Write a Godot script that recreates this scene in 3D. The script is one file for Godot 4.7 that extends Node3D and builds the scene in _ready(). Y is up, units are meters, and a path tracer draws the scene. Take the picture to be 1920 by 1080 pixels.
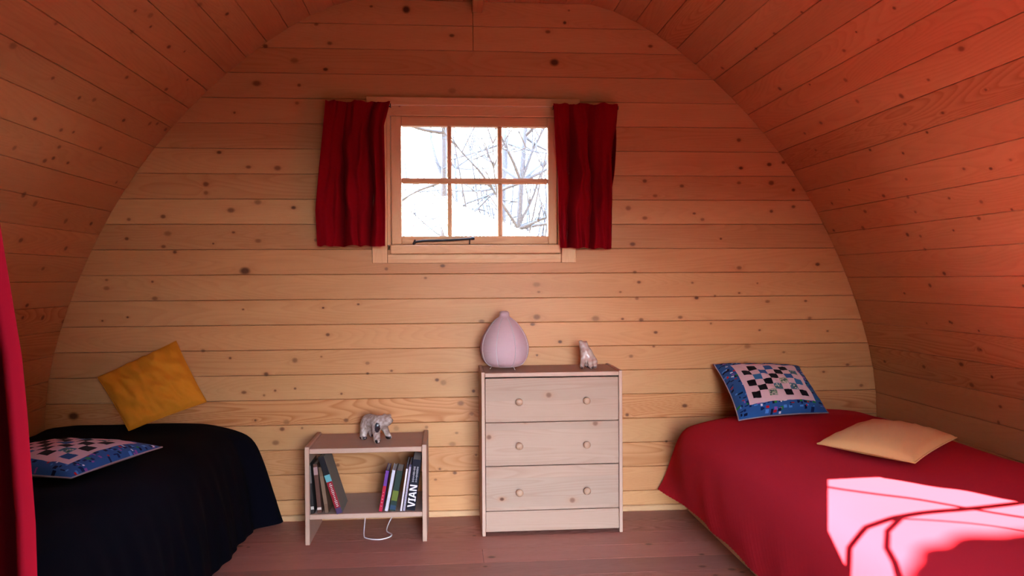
extends Node3D
# A wooden camping pod seen from its doorway: planked arch, back window, two beds, a bookcase and a chest of drawers.

const XC := 0.133            # middle of the arch
const ZB := -3.67            # face of the back wall
const ZF := 0.2              # inner face of the front wall
const PITCH := 0.1163        # one plank of the arch
const ROWS := 26             # planks from the floor to the flat top, each side
const TEX := 1.0             # texture detail
const SKY := 7.8
const SUN := 165.0
const EXPOSURE := 0.45
var arch := [Vector2(1.945, 0), Vector2(1.9455, 0.0797), Vector2(1.9455, 0.196), Vector2(1.9455, 0.3123), Vector2(1.9448, 0.4286), Vector2(1.9402, 0.5451), Vector2(1.9267, 0.6606), Vector2(1.9031, 0.7744), Vector2(1.8723, 0.8865), Vector2(1.8359, 0.997), Vector2(1.7949, 1.1058), Vector2(1.7495, 1.2129), Vector2(1.6997, 1.318), Vector2(1.6454, 1.4208), Vector2(1.5862, 1.5209), Vector2(1.522, 1.6179), Vector2(1.453, 1.7115), Vector2(1.3793, 1.8014), Vector2(1.3014, 1.8878), Vector2(1.2196, 1.9705), Vector2(1.1344, 2.0496), Vector2(1.0458, 2.125), Vector2(0.9539, 2.1962), Vector2(0.8581, 2.2621), Vector2(0.7577, 2.3207), Vector2(0.6518, 2.3685), Vector2(0.54, 2.3998)]
var rng := RandomNumberGenerator.new()
var noise := FastNoiseLite.new()
var taken := {}

class MB:
	var v := PackedVector3Array()
	var n := PackedVector3Array()
	var t := PackedVector2Array()
	var c := PackedColorArray()
	func tri(a: Vector3, b: Vector3, d: Vector3, na: Vector3, nb: Vector3, nd: Vector3, ua := Vector2.ZERO, ub := Vector2.ZERO, ud := Vector2.ZERO) -> void:
		if (b - a).cross(d - a).dot(na + nb + nd) > 0.0:
			v.append(a); v.append(d); v.append(b)
			n.append(na); n.append(nd); n.append(nb)
			t.append(ua); t.append(ud); t.append(ub)
		else:
			v.append(a); v.append(b); v.append(d)
			n.append(na); n.append(nb); n.append(nd)
			t.append(ua); t.append(ub); t.append(ud)
	func quad(a: Vector3, b: Vector3, d: Vector3, e: Vector3, nn: Vector3, ua := Vector2.ZERO, ub := Vector2.ZERO, ud := Vector2.ZERO, ue := Vector2.ZERO) -> void:
		tri(a, b, d, nn, nn, nn, ua, ub, ud)
		tri(a, d, e, nn, nn, nn, ua, ud, ue)
	func mesh() -> ArrayMesh:
		var a := []
		a.resize(Mesh.ARRAY_MAX)
		a[Mesh.ARRAY_VERTEX] = v
		a[Mesh.ARRAY_NORMAL] = n
		a[Mesh.ARRAY_TEX_UV] = t
		if c.size() == v.size() and c.size() > 0:
			a[Mesh.ARRAY_COLOR] = c
		var m := ArrayMesh.new()
		m.add_surface_from_arrays(Mesh.PRIMITIVE_TRIANGLES, a)
		return m

# ---------------------------------------------------------------- naming and tagging
func numbered(called: String) -> String:
	if not taken.has(called):
		taken[called] = 0
		return called
	taken[called] += 1
	return "%s_%03d" % [called, taken[called]]

func part(mb: MB, called: String, mat: Material, parent: Node3D) -> MeshInstance3D:
	var o := MeshInstance3D.new()
	o.name = called
	o.mesh = mb.mesh()
	o.material_override = null
	o.mesh.surface_set_material(0, mat)
	parent.add_child(o, true)
	return o

func thing(called: String, label: String, category: String, at := Vector3.ZERO, group := "", turn := 0.0) -> Node3D:
	var o := Node3D.new()
	o.name = numbered(called)
	add_child(o, true)
	o.position = at
	o.rotation.y = turn
	o.set_meta("label", label)
	o.set_meta("category", category)
	if group:
		o.set_meta("group", group)
	return o

func structure(called: String, label: String, category: String, at := Vector3.ZERO) -> Node3D:
	var o := thing(called, label, category, at)
	o.set_meta("kind", "structure")
	return o

# ---------------------------------------------------------------- shapes
# A box with chamfered edges. g is the axis of the grain; lin, when given, maps local positions to UV by two Vector4.
func cbox(mb: MB, T: Transform3D, s: Vector3, c: float, g := 0, off := Vector2.ZERO, lin := []) -> void:
	var h := s * 0.5
	c = minf(c, minf(h.x, minf(h.y, h.z)) * 0.9)
	for a in 3:
		var b: int = (a + 1) % 3
		var k: int = (a + 2) % 3
		for sg in [-1.0, 1.0]:
			var nn := Vector3.ZERO
			nn[a] = sg
			var p := []
			for q in [[-1, -1], [1, -1], [1, 1], [-1, 1]]:
				var w := Vector3.ZERO
				w[a] = sg * h[a]
				w[b] = q[0] * (h[b] - c)
				w[k] = q[1] * (h[k] - c)
				p.append(w)
			face(mb, T, p, nn, a, g, off, lin)
		for sa in [-1.0, 1.0]:
			for sb in [-1.0, 1.0]:
				var ne := Vector3.ZERO
				ne[a] = sa
				ne[b] = sb
				var e := []
				for q in [[0, -1], [0, 1], [1, 1], [1, -1]]:
					var w := Vector3.ZERO
					w[a] = sa * (h[a] - (c if q[0] == 1 else 0.0))
					w[b] = sb * (h[b] - (c if q[0] == 0 else 0.0))
					w[k] = q[1] * (h[k] - c)
					e.append(w)
				face(mb, T, e, ne.normalized(), a if a != g else b, g, off, lin)
	for i in 8:
		var sn := Vector3(1 if i & 1 else -1, 1 if i & 2 else -1, 1 if i & 4 else -1)
		var p := []
		for a in 3:
			var w := sn * (h - Vector3.ONE * c)
			w[a] = sn[a] * h[a]
			p.append(w)
		face(mb, T, p, sn.normalized(), (g + 1) % 3, g, off, lin)

func face(mb: MB, T: Transform3D, p: Array, nn: Vector3, a: int, g: int, off: Vector2, lin: Array) -> void:
	var uv := []
	for w in p:
		if lin.size() == 2:
			uv.append(Vector2(lin[0].x * w.x + lin[0].y * w.y + lin[0].z * w.z + lin[0].w, lin[1].x * w.x + lin[1].y * w.y + lin[1].z * w.z + lin[1].w))
		elif a == g:
			uv.append(Vector2(w[(g + 1) % 3], w[(g + 2) % 3]) * Vector2(0.3, 1.6) + off)
		else:
			uv.append(Vector2(w[g], w[3 - a - g]) * Vector2(0.8, 1.6) + off)
	var m := T.basis * nn
	if p.size() == 4:
		mb.quad(T * p[0], T * p[1], T * p[2], T * p[3], m, uv[0], uv[1], uv[2], uv[3])
	else:
		mb.tri(T * p[0], T * p[1], T * p[2], m, m, m, uv[0], uv[1], uv[2])

func block(mb: MB, at: Vector3, s: Vector3, c := 0.002, g := 0) -> void:
	cbox(mb, Transform3D(Basis(), at), s, c, g, Vector2(rng.randf(), rng.randf()))

func board(called: String, at: Vector3, s: Vector3, mat: Material, parent: Node3D, g := 0, c := 0.002) -> MeshInstance3D:
	var mb := MB.new()
	block(mb, at, s, c, g)
	return part(mb, called, mat, parent)

# A smooth surface through rows of points.
func normals_of(rows: Array, side: float) -> Array:
	var out := []
	for i in rows.size():
		var r := PackedVector3Array()
		for j in rows[i].size():
			var du: Vector3 = rows[i][mini(j + 1, rows[i].size() - 1)] - rows[i][maxi(j - 1, 0)]
			var dv: Vector3 = rows[mini(i + 1, rows.size() - 1)][j] - rows[maxi(i - 1, 0)][j]
			var m := du.cross(dv) * side
			r.append(m.normalized() if m.length() > 1e-12 else Vector3.UP)
		out.append(r)
	return out

func skin(mb: MB, rows: Array, side := 1.0, us := 1.0, vs := 1.0, nr := []) -> void:
	if nr.is_empty():
		nr = normals_of(rows, side)
	var h := rows.size() - 1
	var w: int = rows[0].size() - 1
	for i in h:
		for j in w:
			var ua := Vector2(j * us / w, i * vs / h)
			var ub := Vector2((j + 1) * us / w, i * vs / h)
			var ud := Vector2((j + 1) * us / w, (i + 1) * vs / h)
			var ue := Vector2(j * us / w, (i + 1) * vs / h)
			mb.tri(rows[i][j], rows[i][j + 1], rows[i + 1][j + 1], nr[i][j], nr[i][j + 1], nr[i + 1][j + 1], ua, ub, ud)
			mb.tri(rows[i][j], rows[i + 1][j + 1], rows[i + 1][j], nr[i][j], nr[i + 1][j + 1], nr[i + 1][j], ua, ud, ue)

# Cloth with thickness: two skins and a rim.
func cloth(mb: MB, rows: Array, thick: float, us := 1.0, vs := 1.0) -> void:
	var nr := normals_of(rows, 1.0)
	var up := []
	var dn := []
	var nd := []
	for i in rows.size():
		var a := PackedVector3Array()
		var b := PackedVector3Array()
		var d := PackedVector3Array()
		for j in rows[i].size():
			a.append(rows[i][j] + nr[i][j] * thick * 0.5)
			b.append(rows[i][j] - nr[i][j] * thick * 0.5)
			d.append(-nr[i][j])
		up.append(a)
		dn.append(b)
		nd.append(d)
	skin(mb, up, 1.0, us, vs, nr)
	skin(mb, dn, 1.0, us, vs, nd)
	var h := rows.size() - 1
	var w: int = rows[0].size() - 1
	for i in h:
		for j in [0, w]:
			var out: Vector3 = (rows[i][j] - rows[i][1 if j == 0 else w - 1]).normalized()
			mb.quad(up[i][j], up[i + 1][j], dn[i + 1][j], dn[i][j], out)
	for j in w:
		for i in [0, h]:
			var out: Vector3 = (rows[i][j] - rows[1 if i == 0 else h - 1][j]).normalized()
			mb.quad(up[i][j], up[i][j + 1], dn[i][j + 1], dn[i][j], out)

func tube(mb: MB, pts: Array, rad: Array, sides := 8) -> void:
	var rows := []
	var nr := []
	var side := Vector3.RIGHT
	for i in pts.size():
		var d: Vector3 = (pts[mini(i + 1, pts.size() - 1)] - pts[maxi(i - 1, 0)]).normalized()
		side = side - d * side.dot(d)
		if side.length() < 0.05:
			side = d.cross(Vector3.FORWARD if absf(d.z) < 0.8 else Vector3.UP)
		side = side.normalized()
		var e := d.cross(side)
		var r: float = rad[mini(i, rad.size() - 1)]
		var row := PackedVector3Array()
		var nn := PackedVector3Array()
		for k in sides + 1:
			var q := side * cos(TAU * k / sides) + e * sin(TAU * k / sides)
			row.append(pts[i] + q * r)
			nn.append(q)
		rows.append(row)
		nr.append(nn)
	skin(mb, rows, 1.0, 1.0, pts.size() * 0.5, nr)
	for i in [0, pts.size() - 1]:
		var m: Vector3 = (pts[i] - pts[1 if i == 0 else i - 1]).normalized()
		for k in sides:
			mb.tri(pts[i], rows[i][k], rows[i][k + 1], m, m, m)

func curve(pts: Array, n: int) -> Array:
	var c := Curve3D.new()
	for i in pts.size():
		var d: Vector3 = (pts[mini(i + 1, pts.size() - 1)] - pts[maxi(i - 1, 0)]) * 0.17
		c.add_point(pts[i], -d, d)
	var out := []
	for i in n:
		out.append(c.sample_baked(c.get_baked_length() * i / (n - 1.0), true))
	return out

# A profile of (radius, height) turned round the axis `ax` from `at`.
func lathe(mb: MB, prof: Array, segs: int, T := Transform3D()) -> void:
	var rows := []
	for p in prof:
		var row := PackedVector3Array()
		for k in segs + 1:
			row.append(T * Vector3(p.x * cos(TAU * k / segs), p.y, p.x * sin(TAU * k / segs)))
		rows.append(row)
	var nr := []
	for i in prof.size():
		var d: Vector2 = prof[mini(i + 1, prof.size() - 1)] - prof[maxi(i - 1, 0)]
		var m := Vector2(d.y, -d.x).normalized()
		if prof[prof.size() - 1].y < prof[0].y:
			m = -m
		var row := PackedVector3Array()
		for k in segs + 1:
			row.append((T.basis * Vector3(m.x * cos(TAU * k / segs), m.y, m.x * sin(TAU * k / segs))).normalized())
		nr.append(row)
	skin(mb, rows, 1.0, 1.0, 1.0, nr)

# Body from tapered capsules [a, b, ra, rb] joined smoothly, meshed as surface nets.
func body(mb: MB, prims: Array, cell: float, k: float, tint: Callable) -> void:
	var lo := Vector3.ONE * 1e9
	var hi := -lo
	for p in prims:
		for q in [[p[0], p[2]], [p[1], p[3]]]:
			lo = lo.min(q[0] - Vector3.ONE * (q[1] + 2.5 * cell))
			hi = hi.max(q[0] + Vector3.ONE * (q[1] + 2.5 * cell))
	var nx := int((hi.x - lo.x) / cell) + 1
	var ny := int((hi.y - lo.y) / cell) + 1
	var nz := int((hi.z - lo.z) / cell) + 1
	var f := PackedFloat32Array()
	f.resize(nx * ny * nz)
	for z in nz:
		for y in ny:
			for x in nx:
				f[x + nx * (y + ny * z)] = field(prims, lo + Vector3(x, y, z) * cell, k)
	var at := {}
	for z in nz - 1:
		for y in ny - 1:
			for x in nx - 1:
				var sum := Vector3.ZERO
				var cnt := 0
				var val := []
				for i in 8:
					val.append(f[x + (i & 1) + nx * (y + (i >> 1 & 1) + ny * (z + (i >> 2)))])
				for e in [[0, 1], [2, 3], [4, 5], [6, 7], [0, 2], [1, 3], [4, 6], [5, 7], [0, 4], [1, 5], [2, 6], [3, 7]]:
					var a: float = val[e[0]]
					var b: float = val[e[1]]
					if (a < 0.0) != (b < 0.0):
						var w := a / (a - b)
						var pa := Vector3(e[0] & 1, e[0] >> 1 & 1, e[0] >> 2)
						var pb := Vector3(e[1] & 1, e[1] >> 1 & 1, e[1] >> 2)
						sum += pa.lerp(pb, w)
						cnt += 1
				if cnt > 0:
					at[x + nx * (y + ny * z)] = lo + (Vector3(x, y, z) + sum / cnt) * cell
	var step := [1, nx, nx * ny]
	for z in range(1, nz - 1):
		for y in range(1, ny - 1):
			for x in range(1, nx - 1):
				var i := x + nx * (y + ny * z)
				for a in 3:
					if (f[i] < 0.0) == (f[i + step[a]] < 0.0):
						continue
					var s1: int = step[(a + 1) % 3]
					var s2: int = step[(a + 2) % 3]
					var q := [at[i], at[i - s1], at[i - s1 - s2], at[i - s2]]
					var m := []
					for p in q:
						m.append(slope(prims, p, k, cell * 0.5))
					mb.tri(q[0], q[1], q[2], m[0], m[1], m[2])
					mb.tri(q[0], q[2], q[3], m[0], m[2], m[3])
	for p in mb.v:
		mb.c.append(tint.call(p))

func field(prims: Array, p: Vector3, k: float) -> float:
	var d := 1e9
	for c in prims:
		var ab: Vector3 = c[1] - c[0]
		var w := clampf((p - c[0]).dot(ab) / maxf(ab.length_squared(), 1e-9), 0.0, 1.0)
		var e: float = p.distance_to(c[0] + ab * w) - lerpf(c[2], c[3], w)
		var h := maxf(k - absf(d - e), 0.0) / k
		d = minf(d, e) - h * h * k * 0.25
	return d

func slope(prims: Array, p: Vector3, k: float, e: float) -> Vector3:
	return Vector3(field(prims, p + Vector3(e, 0, 0), k) - field(prims, p - Vector3(e, 0, 0), k), field(prims, p + Vector3(0, e, 0), k) - field(prims, p - Vector3(0, e, 0), k), field(prims, p + Vector3(0, 0, e), k) - field(prims, p - Vector3(0, 0, e), k)).normalized()

# ---------------------------------------------------------------- materials
func srgb(r: float, g: float, b: float) -> Color:
	return Color(r, g, b).linear_to_srgb()

func plain(c: Color, rough := 0.7, spec := 0.5) -> StandardMaterial3D:
	var m := StandardMaterial3D.new()
	m.albedo_color = c
	m.roughness = rough
	m.metallic_specular = spec
	return m

func fabric(c: Color, rim := 0.2, tex: Texture2D = null) -> StandardMaterial3D:
	var m := plain(c, 0.95, 0.2)
	m.rim_enabled = rim > 0.0
	m.rim = rim
	m.rim_tint = 0.8
	if tex:
		m.albedo_texture = tex
	return m

# Sawn softwood, `w` x `h` pixels for `mw` x `mh` metres, in `rows` planks of their own tone; knots are [x, y, radius in mm] triples in metres from the corner.
func wood(w: int, h: int, mw: float, mh: float, rows: int, early: Color, late: Color, knots: Array, seed_: int, vary := 0.1, strong := 0.18, ink := 0.35) -> ImageTexture:
	w = int(w * TEX)
	h = int(h * TEX)
	var r := RandomNumberGenerator.new()
	r.seed = seed_
	noise.seed = seed_
	noise.noise_type = FastNoiseLite.TYPE_SIMPLEX
	noise.fractal_type = FastNoiseLite.FRACTAL_NONE
	noise.frequency = 1.0
	var bump := PackedFloat32Array()
	bump.resize(w * h)
	var core := PackedFloat32Array()
	core.resize(w * h)
	var halo := PackedFloat32Array()
	halo.resize(w * h)
	var px := w / mw
	var py := h / mh
	for i in range(0, knots.size(), 3):
		var kx: float = knots[i] * px
		var ky: float = knots[i + 1] * py
		var kr: float = knots[i + 2] * 0.00085
		var el := r.randf_range(0.95, 1.5)
		var dark := clampf(0.80 + r.randf_range(-0.25, 0.2) - maxf(0.0, kr - 0.009) * 45.0, ink, 1.0)
		if kr > 0.0175:
			dark = 1.0
		var rx := kr * px * el * 0.85
		var ry := kr * py * 0.8
		for y in range(maxi(0, int(ky - ry * 4.5)), mini(h, int(ky + ry * 4.5) + 1)):
			for x in range(maxi(0, int(kx - rx * 6.0)), mini(w, int(kx + rx * 6.0) + 1)):
				var d2 := pow((x - kx) / rx, 2) + pow((y - ky) / ry, 2)
				var dl := pow((x - kx) / (rx * 2.6), 2) + pow((y - ky) / (ry * 1.7), 2)
				var j := x + y * w
				bump[j] += exp(-dl) * 0.55
				halo[j] = maxf(halo[j], exp(-dl * 1.3) * 0.55 * dark)
				core[j] = maxf(core[j], clampf(1.9 - sqrt(d2) * 1.35, 0.0, 1.0) * dark)
	var er := early.srgb_to_linear()
	var lr := late.srgb_to_linear()
	var kn := Color(0.10, 0.028, 0.006)
	var hc := Color(0.42, 0.15, 0.045)
	var data := PackedByteArray()
	data.resize(w * h * 3)
	var lut := PackedByteArray()
	lut.resize(4096)
	for i in 4096:
		lut[i] = int(pow(i / 4095.0, 1.0 / 2.2) * 255.0 + 0.5)
	var row := -1
	var tone := 1.0
	var con := 0.0
	var freq := 3.0
	var off := 0.0
	var red := 0.0
	for y in h:
		var q := y * rows / h
		if q != row:
			row = q
			tone = 1.0 + r.randf_range(-vary, vary)
			con = strong * (r.randf_range(0.35, 1.0) if r.randf() < 0.78 else r.randf_range(1.6, 2.6))
			freq = r.randf_range(3.0, 6.5)
			off = r.randf_range(0.0, 300.0)
			red = r.randf_range(-0.05, 0.07)
		var vm := y / py
		for x in w:
			var um := x / px
			var j := x + y * w
			var f := noise.get_noise_2d(um * 0.55 + off, vm * 7.0 + off) * freq + noise.get_noise_2d(um * 1.6 + off, vm * 2.0) * 0.5 + bump[j] * 2.2 + vm * 26.0
			f -= floorf(f)
			f = f * f * (1.0 if f < 0.85 else (1.0 - f) * 6.6)
			var fib := noise.get_noise_2d(um * 9.0, vm * 420.0 + off)
			var wide := noise.get_noise_2d(um * 1.1 + off, vm * 9.0 - off)
			var m := clampf(f * con * 2.4 + fib * 0.06 + wide * 0.10 + 0.06, 0.0, 1.0)
			var R := lerpf(er.r, lr.r, m) * tone
			var G := lerpf(er.g, lr.g, m) * (tone - red)
			var B := lerpf(er.b, lr.b, m) * (tone - red * 1.5)
			var a := halo[j]
			if a > 0.004:
				R = lerpf(R, hc.r, a)
				G = lerpf(G, hc.g, a)
				B = lerpf(B, hc.b, a)
				a = core[j]
				R = lerpf(R, kn.r, a)
				G = lerpf(G, kn.g, a)
				B = lerpf(B, kn.b, a)
			data[j * 3] = lut[clampi(int(R * 4095.0), 0, 4095)]
			data[j * 3 + 1] = lut[clampi(int(G * 4095.0), 0, 4095)]
			data[j * 3 + 2] = lut[clampi(int(B * 4095.0), 0, 4095)]
	return ImageTexture.create_from_image(Image.create_from_data(w, h, false, Image.FORMAT_RGB8, data))

func wooden(tex: Texture2D, rough := 0.5, spec := 0.4) -> StandardMaterial3D:
	var m := plain(Color.WHITE, rough, spec)
	m.albedo_texture = tex
	return m

# A quilted cushion front: blue printed border, pale middle with a chequer of dark and blue patches.
func patchwork(seed_: int, dark_share: float) -> ImageTexture:
	var r := RandomNumberGenerator.new()
	r.seed = seed_
	var im := Image.create(384, 384, false, Image.FORMAT_RGB8)
	im.fill(Color(0.16, 0.33, 0.56))
	for i in 520:
		var c: Color = [Color(0.04, 0.07, 0.20), Color(0.05, 0.12, 0.32), Color(0.72, 0.10, 0.16), Color(0.9, 0.88, 0.92), Color(0.12, 0.5, 0.2), Color(0.3, 0.52, 0.8), Color(0.55, 0.3, 0.62)][[0, 0, 1, 1, 5, 5, 0, 2, 3, 4, 6, 1][r.randi() % 12]]
		var s := r.randi_range(5, 15)
		im.fill_rect(Rect2i(r.randi_range(0, 380), r.randi_range(0, 380), s, r.randi_range(4, 12)), c)
	im.fill_rect(Rect2i(46, 46, 292, 292), Color(0.85, 0.72, 0.74))
	var pal := [Color(0.05, 0.035, 0.06), Color(0.05, 0.035, 0.06), Color(0.20, 0.42, 0.60), Color(0.30, 0.45, 0.52), Color(0.62, 0.62, 0.55), Color(0.16, 0.35, 0.58)]
	for i in 7:
		for j in 6:
			if (i + j) % 2:
				continue
			var c: Color = pal[0] if r.randf() < dark_share else pal[r.randi() % 6]
			im.fill_rect(Rect2i(66 + i * 36, 74 + j * 39, 36, 39), c)
			if c == pal[4] or c == pal[3]:
				for k in 14:
					im.fill_rect(Rect2i(66 + i * 36 + r.randi_range(0, 28), 74 + j * 39 + r.randi_range(0, 30), 6, 6), [Color(0.8, 0.78, 0.7), Color(0.2, 0.3, 0.3), Color(0.25, 0.45, 0.3)][r.randi() % 3])
	return ImageTexture.create_from_image(im)

# ---------------------------------------------------------------- the scene
var pine: StandardMaterial3D        # furniture
var pale: StandardMaterial3D        # plain joinery
var sash: StandardMaterial3D        # window joinery
var birch: StandardMaterial3D       # bookcase and carcass edges
var bark: StandardMaterial3D
var red_cloth: StandardMaterial3D
var black_metal: StandardMaterial3D
var back_knots := [-1.10,1.548,15,-1.10,1.509,12,-0.87,1.467,15,-0.71,1.442,10,-0.99,1.430,15,-1.29,1.401,12,-1.44,1.388,10,-1.27,1.324,15,-1.45,1.301,10,-0.98,1.329,7,-0.87,1.290,12,-1.29,1.265,10,-1.24,1.240,10,-1.07,1.278,6,-0.61,1.293,10,-0.93,1.153,22,-1.54,1.115,7,-1.54,1.078,12,-1.34,1.106,7,-1.33,1.030,12,-0.58,0.981,6,-0.42,0.996,6,-0.94,0.977,5,-1.56,0.931,6,-1.45,0.946,6,-0.56,0.857,10,-1.12,0.790,10,-1.00,0.755,7,-0.71,0.741,15,-0.38,0.723,10,-0.59,0.756,5,1.54,1.653,12,1.40,1.635,10,1.61,1.663,10,0.93,1.571,12,0.98,1.501,10,1.11,1.548,10,1.39,1.564,10,1.55,1.564,15,1.66,1.531,10,0.85,1.442,15,0.93,1.395,11,1.21,1.388,10,1.17,1.417,7,1.55,1.428,10,1.66,1.450,10,0.87,1.271,12,1.30,1.296,7,1.39,1.156,12,1.78,1.171,11,0.88,1.138,9,0.90,1.090,9,0.81,1.044,7,1.16,1.086,7,1.48,1.081,6,1.27,1.022,7,0.89,1.013,10,1.18,1.013,10,1.53,0.993,10,1.39,1.035,6,1.72,0.994,7,0.82,0.916,7,0.91,0.911,11,1.10,0.921,10,1.25,0.890,7,1.74,0.910,10,0.98,0.850,9,1.49,0.855,6,1.83,0.847,6,0.97,0.783,6,1.43,0.778,15,0.86,0.738,10,1.61,0.747,7,1.42,0.694,12,1.93,0.682,9,-0.19,2.359,22,-0.35,2.370,7,-0.60,2.283,9,-0.54,2.197,11,0.02,2.243,10,0.47,2.269,11,0.55,2.313,10,0.57,2.371,6,-0.70,2.115,17,-0.56,2.077,10,0.50,2.126,22,-0.68,2.003,10,0.02,1.987,17,-0.69,1.921,10,-0.87,2.009,17,-0.83,2.179,12,-1.04,1.693,10,-0.91,1.627,10,-0.78,1.623,15,-0.97,1.874,7,-0.71,1.442,10,0.96,2.210,10,1.39,1.769,12,0.15,0.911,12,0.41,0.929,17,0.39,0.895,10,0.69,0.919,17,0.52,0.811,10,0.41,0.749,7,0.05,0.529,15,0.10,0.479,12,0.11,0.585,10,0.12,0.285,7,0.84,0.459,10,1.12,0.497,12,1.81,0.649,7,2.00,0.580,10,1.03,0.328,7,-0.48,0.460,12,-0.68,0.428,7,-0.25,0.417,17,-0.11,0.420,10,0.03,0.390,7,0.01,0.338,15,-0.07,0.174,7,-0.05,0.223,7,0.02,0.203,10,-0.52,0.253,10,-0.84,0.679,12,-0.94,0.597,10,-0.85,0.582,7,-0.80,0.603,7,-0.71,0.611,7,-1.69,0.503,22,-0.89,0.468,7,-0.75,0.457,15,-0.77,0.425,12,-0.80,0.363,15,-1.88,0.656,7,-0.29,1.159,10,-0.03,1.172,10,-0.03,0.627,17,-0.06,0.640,10,0.41,1.082,15,0.42,1.047,7,-0.11,1.116,7,-0.50,0.583,7,-0.27,0.686,7,-0.38,0.675,7]
var right_knots := [-2.34,18.62,8,-2.82,17.44,12,-2.70,18.30,9,-2.51,18.06,7,-2.57,18.60,5,-2.85,16.63,12,-2.61,16.23,14,-2.23,16.80,12,-2.44,16.37,7,-2.25,15.53,6,-2.48,15.31,7,-2.69,15.36,9,-2.61,14.89,7,-3.17,16.43,11,-3.34,16.30,9,-3.25,18.27,13,-3.04,17.87,6,-2.98,14.89,8,-3.35,15.53,7,-2.80,14.46,8,-3.29,13.65,7,-3.07,13.15,10,-2.92,12.94,8,-2.69,12.67,7,-2.54,12.40,9,-2.92,12.38,8,-3.26,12.69,11,-3.34,12.05,14,-3.04,11.60,12,-2.96,11.50,8,-2.75,11.59,6,-2.42,12.04,7,-2.59,11.89,9,-2.97,11.01,8,-2.91,10.10,10,-3.03,9.66,10,-2.51,9.69,7,-3.23,9.34,7,-3.69,8.53,13,-2.97,8.31,8,-2.98,6.82,10,-2.84,7.45,8,-2.32,13.47,6,-2.42,13.34,7,-2.54,13.50,7,-2.87,13.57,8,-3.60,12.10,10,-3.49,13.25,10,-2.72,20.04,7,-2.96,20.03,8,-3.15,19.99,9,-3.50,20.18,12,-2.91,10.11,10,-3.03,9.67,12,-3.23,9.34,7,-2.98,8.34,8,-3.14,8.21,6,-2.85,7.46,12,-2.98,6.82,12,-3.24,6.48,11,-3.55,6.40,10,-2.94,6.14,12,-2.81,6.56,8,-2.79,5.60,8,-2.81,5.05,10,-2.82,8.11,6]
var left_knots := [-2.39,16.87,15,-2.47,17.93,8,-2.73,19.52,9,-2.82,19.71,15,-2.82,18.98,12,-3.09,19.34,11,-2.88,19.46,8,-3.03,17.73,10,-3.35,18.12,11,-3.43,18.85,9,-3.68,18.08,13,-2.96,16.58,12,-2.87,16.43,10,-2.66,16.60,9,-2.73,15.31,9,-2.91,15.28,10,-2.99,15.36,8,-3.25,16.41,11,-3.46,16.73,14,-3.52,16.86,12,-3.63,16.81,12,-3.24,15.18,11,-2.73,14.30,13,-2.94,14.19,12,-2.98,14.35,10,-2.94,12.97,16,-3.04,12.75,17,-3.09,14.34,8,-3.55,14.17,10,-2.99,21.01,14,-3.19,21.49,11,-3.21,19.56,7,-2.97,14.75,10,-3.32,12.33,16,-3.54,12.38,12,-3.07,11.46,13,-3.43,11.31,14,-3.32,10.50,11,-3.31,9.13,11,-3.31,8.68,11,-3.47,8.61,14,-3.67,8.37,15]


func _ready() -> void:
	# camera
	var cam := Camera3D.new()
	cam.name = "camera"
	cam.fov = 40.341
	cam.near = 0.03
	cam.current = true
	add_child(cam)
	cam.look_at_from_position(Vector3(0, 1.105, 0), Vector3(0.0801, 1.0942, -0.9967), Vector3(0.0068, 0.9999, -0.0103))
	# sky and exposure
	var sky_mat := ProceduralSkyMaterial.new()
	sky_mat.sky_top_color = Color(0.62, 0.76, 0.95)
	sky_mat.sky_horizon_color = Color(1.0, 0.98, 0.95)
	sky_mat.ground_bottom_color = Color(0.22, 0.2, 0.16)
	sky_mat.ground_horizon_color = Color(0.5, 0.48, 0.42)
	sky_mat.sky_energy_multiplier = SKY
	sky_mat.ground_energy_multiplier = 0.5
	var sky := Sky.new()
	sky.sky_material = sky_mat
	var env := Environment.new()
	env.background_mode = Environment.BG_SKY
	env.sky = sky
	env.ambient_light_source = Environment.AMBIENT_SOURCE_SKY
	env.tonemap_mode = Environment.TONE_MAPPER_LINEAR
	env.tonemap_exposure = EXPOSURE
	env.sdfgi_enabled = true
	env.ssao_enabled = true
	env.ssil_enabled = true
	var we := WorldEnvironment.new()
	we.name = "world_environment"
	we.environment = env
	add_child(we)
	# sun, over the left shoulder of the camera
	var sun := DirectionalLight3D.new()
	sun.name = "sun"
	sun.light_color = Color(1.0, 0.96, 0.9)
	sun.light_energy = SUN
	sun.light_angular_distance = 0.2
	sun.shadow_enabled = true
	sun.sky_mode = DirectionalLight3D.SKY_MODE_LIGHT_ONLY
	add_child(sun)
	sun.look_at_from_position(Vector3.ZERO, Vector3(0.5, -0.55, -1.0), Vector3.UP)
	rng.seed = 11
	materials()
	room()
	window()
	outside()
	beds()
	chest()
	bookcase()
	ornaments()
	cushions()
	curtains()
	door_side()

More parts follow.
